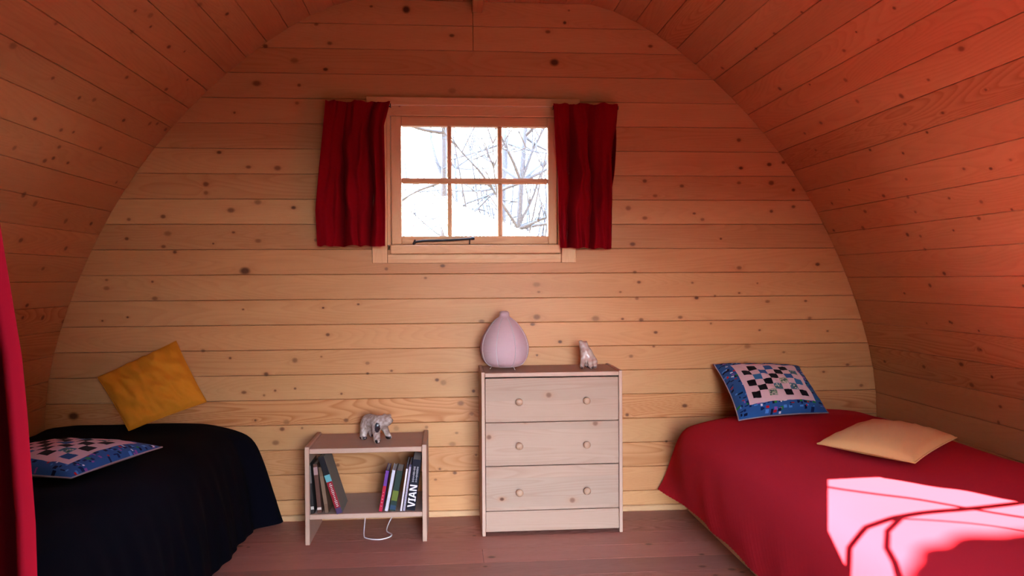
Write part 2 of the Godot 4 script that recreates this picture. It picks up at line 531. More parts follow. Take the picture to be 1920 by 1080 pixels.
func materials() -> void:
	var kn := []
	var r := RandomNumberGenerator.new()
	r.seed = 5
	for i in 13:
		kn.append_array([r.randf_range(0.05, 1.2), r.randf_range(0.03, 0.6), r.randf_range(6, 15)])
	pine = wooden(wood(1024, 512, 1.25, 0.625, 5, srgb(0.41, 0.285, 0.205), srgb(0.29, 0.155, 0.09), kn, 21, 0.05, 0.19, 0.6), 0.55)
	pale = wooden(wood(512, 256, 1.25, 0.625, 4, srgb(0.60, 0.37, 0.18), srgb(0.46, 0.23, 0.09), [0.3, 0.2, 6, 0.9, 0.45, 5], 22, 0.03, 0.15), 0.5)
	sash = wooden(wood(512, 256, 1.25, 0.625, 4, srgb(0.76, 0.47, 0.23), srgb(0.6, 0.31, 0.13), [0.3, 0.2, 6, 0.9, 0.45, 5, 0.6, 0.1, 7], 25, 0.03, 0.18), 0.45)
	birch = wooden(wood(512, 256, 1.25, 0.625, 1, srgb(0.50, 0.345, 0.255), srgb(0.43, 0.27, 0.18), [], 27, 0.0, 0.09), 0.5)
	bark = plain(srgb(0.16, 0.157, 0.155), 0.9, 0.1)
	red_cloth = fabric(srgb(0.21, 0.0012, 0.006), 0.0)
	black_metal = plain(srgb(0.012, 0.011, 0.011), 0.45)
	black_metal.metallic = 0.4

func half(y: float) -> float:
	for i in arch.size() - 1:
		if y <= arch[i + 1].y:
			return lerpf(arch[i].x, arch[i + 1].x, (y - arch[i].y) / (arch[i + 1].y - arch[i].y))
	return arch[arch.size() - 1].x

func room() -> void:
	# back wall
	var kn := []
	for i in range(0, back_knots.size(), 3):
		kn.append_array([back_knots[i] + 1.9, 2.403 - back_knots[i + 1], back_knots[i + 2]])
	var early := srgb(0.55, 0.280, 0.112)
	var late := srgb(0.390, 0.148, 0.040)
	var wm := wooden(wood(1640, 968, 4.1, 2.4234, 21, early, late, kn, 31, 0.10, 0.21), 0.42, 0.35)
	var back := structure("wall_back", "planked gable wall of pale knotty softwood with the six-pane window", "wall")
	for k in 21:
		var y0 := -0.0204 + 0.1154 * k
		var w := half(minf(maxf(y0, 0.0), 2.39)) + 0.03
		if k < 6:
			w = 1.975
		var runs := [[XC - w, XC + w]]
		if k >= 11 and k <= 16:
			runs = [[XC - w, -0.281], [0.527, XC + w]]
		elif k == 20 or k == 19:
			runs = [[XC - w, 0.118], [0.1195, XC + w]]
		for q in runs:
			var c := Vector3((q[0] + q[1]) / 2, y0 + 0.0577, ZB - 0.015)
			var mb := MB.new()
			cbox(mb, Transform3D(Basis(), c), Vector3(q[1] - q[0], 0.1142, 0.03), 0.0024, 0, Vector2.ZERO, [Vector4(1 / 4.1, 0, 0, (c.x + 1.9) / 4.1), Vector4(0, -1 / 2.4234, 0, (2.403 - c.y) / 2.4234)])
			part(mb, "plank", wm, back)
	var sh := MB.new()
	for k in 21:
		var y0 := -0.0204 + 0.1154 * k
		var w := half(minf(maxf(y0, 0.0), 2.39)) + 0.08
		if k < 6:
			w = 2.02
		if k >= 11 and k <= 16:
			block(sh, Vector3((XC - w - 0.281) / 2, y0 + 0.0577, ZB - 0.05), Vector3(XC - w + 0.281, 0.125, 0.036).abs(), 0.001)
			block(sh, Vector3((XC + w + 0.527) / 2, y0 + 0.0577, ZB - 0.05), Vector3(XC + w - 0.527, 0.125, 0.036), 0.001)
		else:
			block(sh, Vector3(XC, y0 + 0.0577, ZB - 0.05), Vector3(2 * w, 0.125, 0.036), 0.001)
	block(sh, Vector3(XC, 2.42, ZB - 0.04), Vector3(1.6, 0.05, 0.06), 0.001)
	part(sh, "sheathing", pale, back)
	# the arch: planks run from the back wall to the front
	var walls := [structure("wall_left", "curved left wall of narrow orange-brown planks running towards the back", "wall"), structure("wall_right", "curved right wall of reddish planks beside the red bed", "wall")]
	var top := structure("ceiling", "upper part of the planked arch with its narrow flat top", "ceiling")
	var len_ := ZF - ZB
	for s in 2:
		var sg := -1.0 if s == 0 else 1.0
		var sk := []
		var src: Array = left_knots if s == 0 else right_knots
		for i in range(0, src.size(), 3):
			sk.append_array([src[i] + 3.7, src[i + 1] * PITCH, src[i + 2]])
		for i in 40:
			sk.append_array([rng.randf_range(1.6, 3.8), rng.randf_range(0.0, 3.0), rng.randf_range(4, 9)])
		var am := wooden(wood(1404, 1088, 3.9, ROWS * PITCH, ROWS, early, late, sk, 41 + s, 0.10, 0.21), 0.42, 0.35)
		var back_skin := [MB.new(), MB.new()]
		for i in ROWS:
			var a := Vector3(XC + sg * arch[i].x, arch[i].y, 0)
			var b := Vector3(XC + sg * arch[i + 1].x, arch[i + 1].y, 0)
			var e := (b - a).normalized()
			var out := Vector3(e.y, -e.x, 0) * sg
			var wid := a.distance_to(b)
			var c := (a + b) / 2 + out * 0.0125 + Vector3(0, 0, (ZF + ZB) / 2)
			var T := Transform3D(Basis(Vector3(0, 0, 1), e, out), c)
			var mb := MB.new()
			cbox(mb, T, Vector3(len_ - 0.002, wid - 0.0008, 0.025), 0.0022, 0, Vector2.ZERO, [Vector4(1 / 3.9, 0, 0, (c.z + 3.7) / 3.9), Vector4(0, 1.0 / ROWS / PITCH, 0, (i + 0.5) / ROWS)])
			var over := i >= 19
			part(mb, "plank", am, top if over else walls[s])
			var T2 := Transform3D(T.basis, c + out * 0.028 - Vector3(0, 0, 0.26))
			cbox(back_skin[1 if over else 0], T2, Vector3(len_ + 0.62, wid + 0.02, 0.03), 0.001)
		part(back_skin[0], "sheathing", pale, walls[s])
		part(back_skin[1], "sheathing", pale, top)
		if s == 1:
			for i in 9:
				var mb := MB.new()
				var c := Vector3(XC - 0.48 + 0.12 * i, 2.4125, (ZF + ZB) / 2)
				cbox(mb, Transform3D(Basis(Vector3(0, 0, 1), Vector3(1, 0, 0), Vector3(0, 1, 0)), c), Vector3(len_ - 0.002, 0.119, 0.025), 0.0022, 0, Vector2.ZERO, [Vector4(1 / 3.9, 0, 0, 0.4), Vector4(0, 1.0 / ROWS / PITCH, 0, (i * 2 + 0.5) / ROWS)])
				part(mb, "plank", am, top)
			var cs := MB.new()
			block(cs, Vector3(XC, 2.445, (ZF + ZB) / 2 - 0.26), Vector3(1.16, 0.03, len_ + 0.62), 0.001)
			part(cs, "sheathing", pale, top)
			var ridge := structure("trim_1", "small square ridge batten at the middle of the flat ceiling", "trim")
			var rb := MB.new()
			cbox(rb, Transform3D(Basis(), Vector3(0.1395, 2.374, (ZF + ZB) / 2)), Vector3(0.05, 0.052, len_ - 0.004), 0.003, 2, Vector2(0.3, 0.2))
			part(rb, "batten", am, ridge)
	# floor
	var fk := [1.02, 0.33, 14, 1.06, 0.345, 9, 2.0, 0.29, 10, 2.06, 0.56, 16, 2.9, 0.61, 11, 2.72, 0.47, 14, 2.86, 0.74, 15, 2.96, 0.78, 17, 2.99, 0.81, 12, 2.88, 0.83, 9, 2.31, 0.87, 14, 2.08, 0.88, 11, 2.03, 0.66, 10, 1.36, 0.84, 10, 1.16, 0.86, 11, 1.52, 0.76, 8, 0.9, 0.52, 8]
	var floor_ := structure("floor", "worn pinkish-brown softwood floorboards laid across the pod", "floor")
	var fm := wooden(wood(1025, 970, 4.1, 3.88, 25, srgb(0.46, 0.195, 0.140), srgb(0.31, 0.105, 0.06), fk, 51, 0.17, 0.34, 0.8), 0.4, 0.4)
	for k in 25:
		var z0 := -3.67 + 0.1552 * k
		var runs := [[-1.78, 2.05]]
		if k == 3:
			runs = [[-1.78, 0.128], [0.1295, 2.05]]
		elif k == 8 or k == 15:
			runs = [[-1.78, -0.3], [-0.2985, 2.05]]
		for q in runs:
			var c := Vector3((q[0] + q[1]) / 2, -0.0125, z0 + 0.0776)
			var mb := MB.new()
			cbox(mb, Transform3D(Basis(), c), Vector3(q[1] - q[0], 0.025, 0.1546), 0.0007, 0, Vector2.ZERO, [Vector4(1 / 4.1, 0, 0, (c.x + 1.9) / 4.1), Vector4(0, 0, 1 / 3.88, (c.z + 3.67) / 3.88)])
			part(mb, "plank", fm, floor_)
	var sub := MB.new()
	block(sub, Vector3(XC, -0.05, (ZF + ZB) / 2 + 0.02), Vector3(4.05, 0.045, len_ + 0.12), 0.001)
	part(sub, "subfloor", plain(srgb(0.06, 0.03, 0.02), 0.9), floor_)
	var bb := structure("baseboard_back", "low pale skirting strip where the back wall meets the floor", "baseboard")
	var bm := MB.new()
	block(bm, Vector3(0.15, 0.014, ZB + 0.008), Vector3(1.96, 0.028, 0.016), 0.004)
	part(bm, "strip", pale, bb)

func window() -> void:
	var w := structure("window_1", "six-pane wooden window in the middle of the back wall", "window")
	var bars := func(called: String, x0: float, x1: float, y0: float, y1: float, z0: float, z1: float, c: float) -> void:
		board(called, Vector3((x0 + x1) / 2, (y0 + y1) / 2, (z0 + z1) / 2), Vector3(x1 - x0, y1 - y0, z1 - z0), sash, w, 0 if x1 - x0 > y1 - y0 else 1, c)
	bars.call("side_casing", -0.351, -0.2825, 1.183, 1.8635, ZB, ZB + 0.018, 0.002)
	bars.call("side_casing", 0.5285, 0.597, 1.183, 1.8635, ZB, ZB + 0.018, 0.002)
	bars.call("head_casing", -0.351, 0.597, 1.8655, 1.9105, ZB, ZB + 0.018, 0.002)
	bars.call("top_casing", -0.373, 0.617, 1.912, 1.949, ZB, ZB + 0.026, 0.003)
	bars.call("bottom_casing", -0.2815, 0.5275, 1.183, 1.2245, ZB, ZB + 0.016, 0.002)
	bars.call("sill", -0.266, 0.52, 1.2255, 1.2665, ZB - 0.06, ZB + 0.05, 0.004)
	bars.call("jamb", -0.2815, -0.2675, 1.2675, 1.882, ZB - 0.12, ZB + 0.004, 0.001)
	bars.call("jamb", 0.5135, 0.5275, 1.2675, 1.882, ZB - 0.12, ZB + 0.004, 0.001)
	bars.call("jamb", -0.2665, 0.5125, 1.8695, 1.8825, ZB - 0.12, ZB + 0.004, 0.001)
	bars.call("jamb", -0.2815, 0.5275, 1.2255, 1.267, ZB - 0.12, ZB - 0.061, 0.001)
	bars.call("stop", -0.267, -0.245, 1.266, 1.869, ZB - 0.07, ZB - 0.05, 0.001)
	bars.call("stop", 0.491, 0.513, 1.266, 1.869, ZB - 0.07, ZB - 0.05, 0.001)
	bars.call("stop", -0.244, 0.49, 1.848, 1.869, ZB - 0.07, ZB - 0.05, 0.001)
	bars.call("stop", -0.244, 0.49, 1.266, 1.287, ZB - 0.07, ZB - 0.05, 0.001)
	var zf := ZB - 0.002
	var zb := ZB - 0.044
	bars.call("stile", -0.2635, -0.217, 1.2705, 1.8665, zb, zf, 0.003)
	bars.call("stile", 0.468, 0.5095, 1.2705, 1.8665, zb, zf, 0.003)
	bars.call("rail", -0.2168, 0.4678, 1.822, 1.8665, zb, zf, 0.003)
	bars.call("rail", -0.2168, 0.4678, 1.2705, 1.3095, zb, zf, 0.003)
	bars.call("muntin", -0.2168, 0.4678, 1.5555, 1.5805, zb + 0.004, zf - 0.004, 0.005)
	for x in [[-0.005, 0.017], [0.231, 0.253]]:
		bars.call("muntin", x[0], x[1], 1.3097, 1.5553, zb + 0.004, zf - 0.004, 0.005)
		bars.call("muntin", x[0], x[1], 1.5807, 1.8218, zb + 0.004, zf - 0.004, 0.005)
	var glass := plain(Color(0.95, 0.98, 1.0, 0.05), 0.02)
	glass.transparency = BaseMaterial3D.TRANSPARENCY_ALPHA
	for x in [[-0.217, -0.005], [0.017, 0.231], [0.253, 0.468]]:
		for y in [[1.3095, 1.5555], [1.5805, 1.822]]:
			var g := MB.new()
			block(g, Vector3((x[0] + x[1]) / 2, (y[0] + y[1]) / 2, ZB - 0.026), Vector3(x[1] - x[0], y[1] - y[0], 0.003), 0.0005)
			part(g, "pane", glass, w)
	# the black casement stay lying along the bottom rail
	var st := MB.new()
	tube(st, curve([Vector3(-0.157, 1.279, ZB + 0.022), Vector3(-0.12, 1.286, ZB + 0.02), Vector3(0.0, 1.289, ZB + 0.018), Vector3(0.112, 1.296, ZB + 0.018)], 14), [0.0052], 8)
	tube(st, [Vector3(-0.163, 1.268, ZB + 0.022), Vector3(-0.157, 1.279, ZB + 0.022), Vector3(-0.155, 1.292, ZB + 0.022)], [0.005, 0.0065, 0.003], 8)
	tube(st, [Vector3(0.105, 1.296, ZB + 0.018), Vector3(0.12, 1.297, ZB + 0.018)], [0.0075, 0.006], 8)
	tube(st, [Vector3(0.098, 1.294, ZB + 0.018), Vector3(0.096, 1.269, ZB + 0.02)], [0.003, 0.003], 6)
	part(st, "stay", black_metal, w)

func tree(label: String, at: Vector3, lean: Vector2, r: float, seed_: int, tall := 6.5, kids := 16) -> void:
	var q := RandomNumberGenerator.new()
	q.seed = seed_
	var t := thing("bare_tree", label, "tree", at, "bare trees outside the window")
	var spine := []
	for i in 14:
		var f := i / 13.0
		spine.append(Vector3(lean.x * f + sin(f * 7.0 + seed_) * 0.012, tall * f, lean.y * f))
	var mb := MB.new()
	var rad := []
	for i in 14:
		rad.append(lerpf(r, r * 0.25, i / 13.0))
	tube(mb, spine, rad, 9)
	part(mb, "trunk", bark, t)
	var twigs := MB.new()
	for i in kids:
		var f := q.randf_range(0.3, 0.68)
		var p: Vector3 = spine[int(f * 13.0)]
		var dir := Vector3(q.randf_range(-1, 1), q.randf_range(-0.25, 0.8), q.randf_range(-0.5, 0.5)).normalized()
		var l := q.randf_range(0.11, 0.26) * tall
		var pts := [p]
		for k in 6:
			dir = (dir + Vector3(q.randf_range(-0.2, 0.2), q.randf_range(-0.15, 0.22), q.randf_range(-0.2, 0.2))).normalized()
			pts.append(pts[k] + dir * l / 6)
		var bmb := MB.new()
		tube(bmb, pts, [r * 0.42, r * 0.36, r * 0.3, r * 0.25, r * 0.2, r * 0.15, r * 0.1], 6)
		part(bmb, "branch", bark, t)
		for k in 7:
			var s: Vector3 = pts[q.randi_range(2, 6)]
			var d2 := (dir + Vector3(q.randf_range(-0.9, 0.9), q.randf_range(-0.7, 0.9), q.randf_range(-0.6, 0.6))).normalized()
			var l2 := q.randf_range(0.03, 0.09) * tall
			tube(twigs, [s, s + d2 * l2 * 0.5 + Vector3(0, 0.02, 0), s + d2 * l2 + Vector3(0, -0.02, 0)], [r * 0.16, r * 0.13, r * 0.08], 4)
	var tw := part(twigs, "twigs", bark, t)
	tw.set_meta("kind", "stuff")

func outside() -> void:
	var g := structure("ground", "dark bare earth outside the pod", "ground")
	var mb := MB.new()
	block(mb, Vector3(0, -0.4, -8), Vector3(60, 0.3, 60), 0.01)
	part(mb, "soil", plain(srgb(0.022, 0.018, 0.012), 0.95, 0.1), g)
	tree("slim bare tree with a straight trunk seen through the left column of panes", Vector3(-0.025, -0.25, -4.62), Vector2(-0.012, 0), 0.03, 3, 3.6, 12)
	tree("thin bare tree seen along the bar between middle and right panes", Vector3(0.345, -0.25, -4.95), Vector2(0.02, 0.05), 0.026, 8, 3.6, 18)
	tree("bare tree with a leaning trunk seen through the right column of panes", Vector3(0.33, -0.25, -4.7), Vector2(0.22, 0), 0.028, 14, 3.6, 20)
	tree("distant bare tree behind the others, filling the middle panes with twigs", Vector3(0.12, -0.25, -5.2), Vector2(-0.1, 0), 0.017, 19, 3.4, 24)
	# a thicket of stems low in the right panes
	var b := thing("bare_shrub", "tangle of bare slanting stems low in the right-hand panes", "shrub", Vector3(0.52, -0.25, -4.9))
	var q := RandomNumberGenerator.new()
	q.seed = 77
	var st := MB.new()
	for i in 40:
		var p := Vector3(q.randf_range(-0.2, 0.25), 0, q.randf_range(-0.2, 0.2))
		var d := Vector3(q.randf_range(-0.16, 0.2), 1.0, q.randf_range(-0.1, 0.1))
		var l := q.randf_range(1.9, 2.5)
		tube(st, [p, p + d * l * 0.5 + Vector3(q.randf_range(-0.1, 0.1), 0, 0), p + d * l * Vector3(1.25, 0.95, 1)], [0.009, 0.008, 0.005], 5)
		for k in 3:
			var s := p + d * l * q.randf_range(0.5, 0.95)
			var e := Vector3(q.randf_range(-0.5, 0.5), q.randf_range(0.0, 0.4), 0)
			tube(st, [s, s + e * 0.35], [0.005, 0.003], 4)
	var sm := part(st, "stems", bark, b)
	sm.set_meta("kind", "stuff")

func beds() -> void:
	var red := thing("bed", "low wooden bed along the right wall, its pale base board showing at the floor", "bed", Vector3(1.57, 0, -2.45))
	board("base_board", Vector3(-0.435, 0.095, 0), Vector3(0.02, 0.19, 2.4), pale, red, 2, 0.003)
	board("base", Vector3(0.01, 0.1, 0), Vector3(0.86, 0.18, 2.36), pale, red, 2)
	var mt := MB.new()
	cbox(mt, Transform3D(Basis(), Vector3(-0.01, 0.295, 0.0)), Vector3(0.94, 0.2, 2.3), 0.05, 2)
	part(mt, "mattress", fabric(Color(0.8, 0.78, 0.72)), red)
	var dark := thing("bed", "bed along the left wall, wholly covered by the dark navy blanket", "bed", Vector3(-1.36, 0, -2.6))
	board("base", Vector3(0, 0.1, 0), Vector3(0.8, 0.2, 1.95), pale, dark, 2)
	var m2 := MB.new()
	cbox(m2, Transform3D(Basis(), Vector3(0, 0.3, 0)), Vector3(0.78, 0.2, 1.9), 0.05, 2)
	part(m2, "mattress", fabric(Color(0.8, 0.78, 0.72)), dark)
	# red blanket
	var A := [Vector2(2.05, 0.33), Vector2(2.06, 0.41), Vector2(2.0, 0.445), Vector2(1.9, 0.46), Vector2(1.7, 0.466), Vector2(1.45, 0.452), Vector2(1.3, 0.434), Vector2(1.19, 0.412), Vector2(1.12, 0.385), Vector2(1.08, 0.33), Vector2(1.045, 0.235), Vector2(1.012, 0.15), Vector2(0.985, 0.105)]
	var B := [Vector2(2.05, 0.33), Vector2(2.06, 0.405), Vector2(2.0, 0.445), Vector2(1.9, 0.475), Vector2(1.7, 0.49), Vector2(1.45, 0.492), Vector2(1.25, 0.489), Vector2(1.11, 0.476), Vector2(1.03, 0.445), Vector2(1.0, 0.37), Vector2(1.005, 0.26), Vector2(1.02, 0.17), Vector2(1.04, 0.1)]
	var rb := thing("blanket", "red bedspread draped over the bed by the right wall, partly in sunlight", "blanket", Vector3(1.5, 0.1, -2.4))
	var mb := MB.new()
	cloth(mb, drape(A, B, -3.65, -1.3, 0.35, Vector3(1.5, 0.1, -2.4), 0.0022, 0.03), 0.006, 8.0, 8.0)
	part(mb, "cloth", fabric(srgb(0.46, 0.011, 0.021), 0.2), rb)
	# navy blanket
	var C := [Vector2(-1.795, 0.36), Vector2(-1.8, 0.44), Vector2(-1.7, 0.46), Vector2(-1.5, 0.463), Vector2(-1.3, 0.46), Vector2(-1.08, 0.453), Vector2(-0.964, 0.424), Vector2(-0.894, 0.379), Vector2(-0.848, 0.282), Vector2(-0.802, 0.136), Vector2(-0.775, 0.045), Vector2(-0.762, 0.006)]
	var D := [Vector2(-1.795, 0.34), Vector2(-1.8, 0.43), Vector2(-1.7, 0.455), Vector2(-1.5, 0.463), Vector2(-1.3, 0.463), Vector2(-1.12, 0.458), Vector2(-1.02, 0.44), Vector2(-0.965, 0.40), Vector2(-0.93, 0.32), Vector2(-0.905, 0.2), Vector2(-0.885, 0.06), Vector2(-0.878, 0.006)]
	var nb := thing("blanket", "dark navy blanket draped to the floor over the bed by the left wall", "blanket", Vector3(-1.3, 0, -2.6))
	var nm := MB.new()
	cloth(nm, drape(C, D, -3.64, -1.6, 0.12, Vector3(-1.3, 0, -2.6), 0.004, 0.11), 0.006, 8.0, 8.0)
	part(nm, "cloth", fabric(srgb(0.0014, 0.0014, 0.0045), 0.0), nb)

# Rows of points for a blanket whose cross-section goes from A at z0 to B within `blend`, with soft folds of the given wavelength on its hanging side.
func drape(A: Array, B: Array, z0: float, z1: float, blend: float, origin: Vector3, amp: float, wave: float) -> Array:
	var rows := []
	var n := int((z1 - z0) / 0.012)
	for i in n + 8:
		var z := lerpf(z0, z1, minf(i, n) / float(n))
		var f := smoothstep(0.0, 1.0, (z - z0) / blend)
		var pts := []
		for k in A.size():
			pts.append(Vector3(lerpf(A[k].x, B[k].x, f), lerpf(A[k].y, B[k].y, f), 0))
		var row := PackedVector3Array()
		var smooth := curve(pts, 56)
		for k in smooth.size():
			var p: Vector3 = smooth[k]
			var side := clampf((0.42 - p.y) / 0.25, 0.0, 1.0) * (1.0 if absf(p.x - A[0].x) > 0.4 else 0.0)
			noise.seed = 91
			p.x += side * (amp * sin(TAU * z / wave) + noise.get_noise_2d(z * 3.0, p.y * 1.5) * amp * 3.0 * f)
			p.y += noise.get_noise_2d(z * 2.2 + 40.0, p.x * 2.2) * 0.004 * (1.0 - side)
			if i > n:
				var e := (i - n) / 7.0
				p.y = lerpf(p.y, minf(p.y, 0.1), e * e)
				z = z1 + 0.05 * sqrt(e)
			p.z = z
			row.append(p - origin)
		rows.append(row)
	return rows

func chest() -> void:
	var o := Vector3(0.4425, 0, -3.507)
	var t := thing("chest_of_drawers", "pale pine chest of three drawers with round knobs below the window", "chest", o)
	var x0 := 0.1355 - o.x
	var x1 := 0.7495 - o.x
	for x in [x0 + 0.0075, x1 - 0.0075]:
		board("side_panel", Vector3(x, 0.3535, 0), Vector3(0.015, 0.707, 0.294), birch, t, 1)
	board("top_board", Vector3(0, 0.694, 0), Vector3(x1 - x0 - 0.031, 0.018, 0.294), birch, t, 0)
	board("back_panel", Vector3(0, 0.35, -0.142), Vector3(x1 - x0 - 0.032, 0.66, 0.006), pine, t, 0)
	board("plinth", Vector3(0, 0.061, 0.135), Vector3(x1 - x0 - 0.032, 0.088, 0.018), pine, t, 0)
	for y in [[0.4905, 0.6795], [0.302, 0.4875], [0.108, 0.299]]:
		var d := board("drawer", Vector3(0, (y[0] + y[1]) / 2, 0.136), Vector3(x1 - x0 - 0.0335, y[1] - y[0], 0.018), pine, t, 0)
		var bx := MB.new()
		block(bx, Vector3(0, (y[0] + y[1]) / 2 - 0.01, -0.005), Vector3(0.56, y[1] - y[0] - 0.04, 0.26), 0.002)
		part(bx, "drawer_box", pine, d)
		for x in [0.297 - o.x, 0.590 - o.x]:
			var kb := MB.new()
			var ky: float = (y[0] + y[1]) / 2 - (0.006 if y[0] > 0.2 else 0.015)
			lathe(kb, [Vector2(0.0001, 0.0), Vector2(0.008, 0.0), Vector2(0.0075, 0.006), Vector2(0.0085, 0.01), Vector2(0.0135, 0.0135), Vector2(0.0158, 0.018), Vector2(0.0155, 0.022), Vector2(0.012, 0.0265), Vector2(0.006, 0.0285), Vector2(0.0001, 0.029)], 20, Transform3D(Basis(Vector3(1, 0, 0), Vector3(0, 0, 1), Vector3(0, -1, 0)), Vector3(x, ky, 0.145)))
			part(kb, "knob", wood_plain, d)

var wood_plain := plain(srgb(0.418, 0.252, 0.158), 0.5)

func bookcase() -> void:
	var o := Vector3(-0.3525, 0, -3.482)
	var t := thing("bookcase", "low pale wooden bookcase with one shelf left of the chest", "bookcase", o)
	for x in [-0.2435, 0.2435]:
		board("side_panel", Vector3(x, 0.2055, 0), Vector3(0.019, 0.411, 0.324), birch, t, 1)
	board("top_board", Vector3(0, 0.392, 0), Vector3(0.467, 0.021, 0.322), birch, t, 0)
	board("shelf", Vector3(0, 0.1165, 0), Vector3(0.467, 0.021, 0.322), birch, t, 0)
	# books: bottom corner x, thickness, height, depth, lean to the right in degrees, front z, colours of cover and spine
	var y := 0.128
	book("black spined book, leftmost on the shelf of the low bookcase", "left", -0.583, 0.014, 0.212, 0.15, -4.0, -3.335, srgb(0.03, 0.026, 0.024), [[0.60, 0.95, srgb(0.16, 0.14, 0.13)], [0.08, 0.14, srgb(0.5, 0.45, 0.4)]], y)
	book("brown book with a pale top label, second from the bookcase's left side", "left", -0.556, 0.018, 0.208, 0.15, -5.0, -3.335, srgb(0.105, 0.048, 0.034), [[0.78, 0.94, srgb(0.34, 0.21, 0.2)], [0.07, 0.12, srgb(0.6, 0.5, 0.44)]], y)
	book("tan brown book, third from the bookcase's left side", "left", -0.525, 0.016, 0.196, 0.14, -8.0, -3.335, srgb(0.15, 0.085, 0.052), [[0.2, 0.8, srgb(0.19, 0.12, 0.075)]], y)
	book("leaning grey-green book whose spine is black, turquoise and red", "left", -0.474, 0.025, 0.25, 0.17, -17.5, -3.315, srgb(0.17, 0.165, 0.135), [[0.0, 0.1, srgb(0.07, 0.04, 0.10)], [0.1, 0.56, srgb(0.24, 0.012, 0.02)], [0.56, 0.68, srgb(0.12, 0.36, 0.38)], [0.68, 1.0, srgb(0.012, 0.011, 0.014)]], y, 14)
	book("thin red and purple book leaning right, first of the right-hand books", "right", -0.288, 0.014, 0.175, 0.14, 10.0, -3.335, srgb(0.10, 0.035, 0.20), [[0.0, 0.62, srgb(0.40, 0.015, 0.04)], [0.62, 1.0, srgb(0.14, 0.05, 0.26)]], y, 5)
	book("thin white book leaning between the red and the dark green ones", "right", -0.264, 0.014, 0.176, 0.13, 11.0, -3.335, srgb(0.60, 0.60, 0.66), [], y)
	book("dark green book with a yellow-green word mark leaning on the shelf", "right", -0.233, 0.026, 0.172, 0.13, 11.0, -3.335, srgb(0.022, 0.042, 0.034), [[0.25, 0.5, srgb(0.13, 0.17, 0.03)], [0.03, 0.14, srgb(0.03, 0.06, 0.11)]], y)
	book("slim white-spined magazine standing before the thick black book", "right", -0.205, 0.008, 0.2, 0.15, 8.5, -3.335, srgb(0.05, 0.035, 0.05), [[0.0, 0.9, srgb(0.66, 0.60, 0.62)]], y)
	book("slim grey-spined magazine touching the thick black book", "right", -0.192, 0.009, 0.198, 0.15, 8.5, -3.335, srgb(0.10, 0.09, 0.14), [[0.0, 0.95, srgb(0.36, 0.32, 0.40)]], y, 8)
	var vb := book("thick black book with large white capitals on its spine", "right", -0.150, 0.036, 0.216, 0.16, 7.5, -3.335, srgb(0.012, 0.012, 0.02), [], y)
	var tm := TextMesh.new()
	var fo := SystemFont.new()
	fo.font_names = PackedStringArray(["Droid Sans"])
	fo.font_weight = 700
	tm.font = fo
	tm.text = "VIAN"
	tm.font_size = 64
	tm.pixel_size = 0.036 / 64.0
	tm.depth = 0.0006
	tm.material = plain(srgb(0.8, 0.78, 0.8), 0.6)
	var tn := MeshInstance3D.new()
	tn.name = "spine_title"
	tn.mesh = tm
	vb.add_child(tn)
	tn.transform = Transform3D(Basis(Vector3(0, 1.12, 0), Vector3(-1.2, 0, 0), Vector3(0, 0, 1)), Vector3(-0.018, 0.062, 0.0007))
	var mk := MB.new()
	for i in 14:
		for k in 2:
			block(mk, Vector3(-0.024 + k * 0.013, 0.122 + i * 0.0048, 0.0008), Vector3(rng.randf_range(0.004, 0.009), 0.003, 0.0006), 0.0001)
	part(mk, "spine_marks", plain(srgb(0.3, 0.29, 0.3), 0.6), vb)
	# white cable on the floor under the shelf
	var cb := thing("cable", "thin white cable looping on the floor under the bookcase", "cable", Vector3(-0.31, 0, -3.42))
	var cm := MB.new()
	tube(cm, curve([Vector3(-0.065, 0.1, -0.12), Vector3(-0.068, 0.04, -0.08), Vector3(-0.064, 0.0035, 0.0), Vector3(-0.045, 0.0035, 0.045), Vector3(0.005, 0.0035, 0.065), Vector3(0.045, 0.0035, 0.04), Vector3(0.055, 0.0035, 0.0), Vector3(0.03, 0.0035, -0.05), Vector3(0.035, 0.02, -0.11), Vector3(0.075, 0.075, -0.19), Vector3(0.09, 0.1, -0.2)], 60), [0.0028], 8)
	part(cm, "wire", plain(srgb(0.75, 0.68, 0.68), 0.5), cb)

func book(label: String, grp: String, x: float, th: float, h: float, d: float, lean: float, zf: float, col: Color, bands: Array, y: float, marks := 0) -> Node3D:
	var t := thing("book", label, "book", Vector3(x, y, zf), "books at the %s end of the low shelf" % grp)
	t.rotation.z = -deg_to_rad(lean)
	# local: pivot is the lower corner it leans on; the book lies to the side away from it
	var s := -1.0 if lean > 0 else 1.0
	var cm := plain(col, 0.6, 0.25)
	var c := MB.new()
	block(c, Vector3(s * 0.001, h / 2, -d / 2), Vector3(0.002, h, d), 0.0004)
	block(c, Vector3(s * (th - 0.001), h / 2, -d / 2), Vector3(0.002, h, d), 0.0004)
	block(c, Vector3(s * th / 2, h / 2, -0.001), Vector3(th, h, 0.002), 0.0008)
	part(c, "cover", cm, t)
	var p := MB.new()
	block(p, Vector3(s * th / 2, h / 2, -d / 2 - 0.001), Vector3(th - 0.0045, h - 0.006, d - 0.006), 0.0005)
	part(p, "pages", plain(srgb(0.5, 0.42, 0.34), 0.9), t)
	for b in bands:
		var m := MB.new()
		block(m, Vector3(s * th / 2, h * (b[0] + b[1]) / 2, 0.0003), Vector3(th * 0.96, h * (b[1] - b[0]), 0.0007), 0.0002)
		part(m, "spine_band", plain(b[2], 0.6, 0.25), t)
	if marks:
		var m := MB.new()
		for i in marks:
			block(m, Vector3(s * th * 0.55, h * (0.13 + 0.42 * i / marks), 0.0009), Vector3(th * rng.randf_range(0.25, 0.5), h * 0.012, 0.0006), 0.0001)
		part(m, "spine_marks", plain(srgb(0.55, 0.5, 0.48), 0.6), t)
	return t

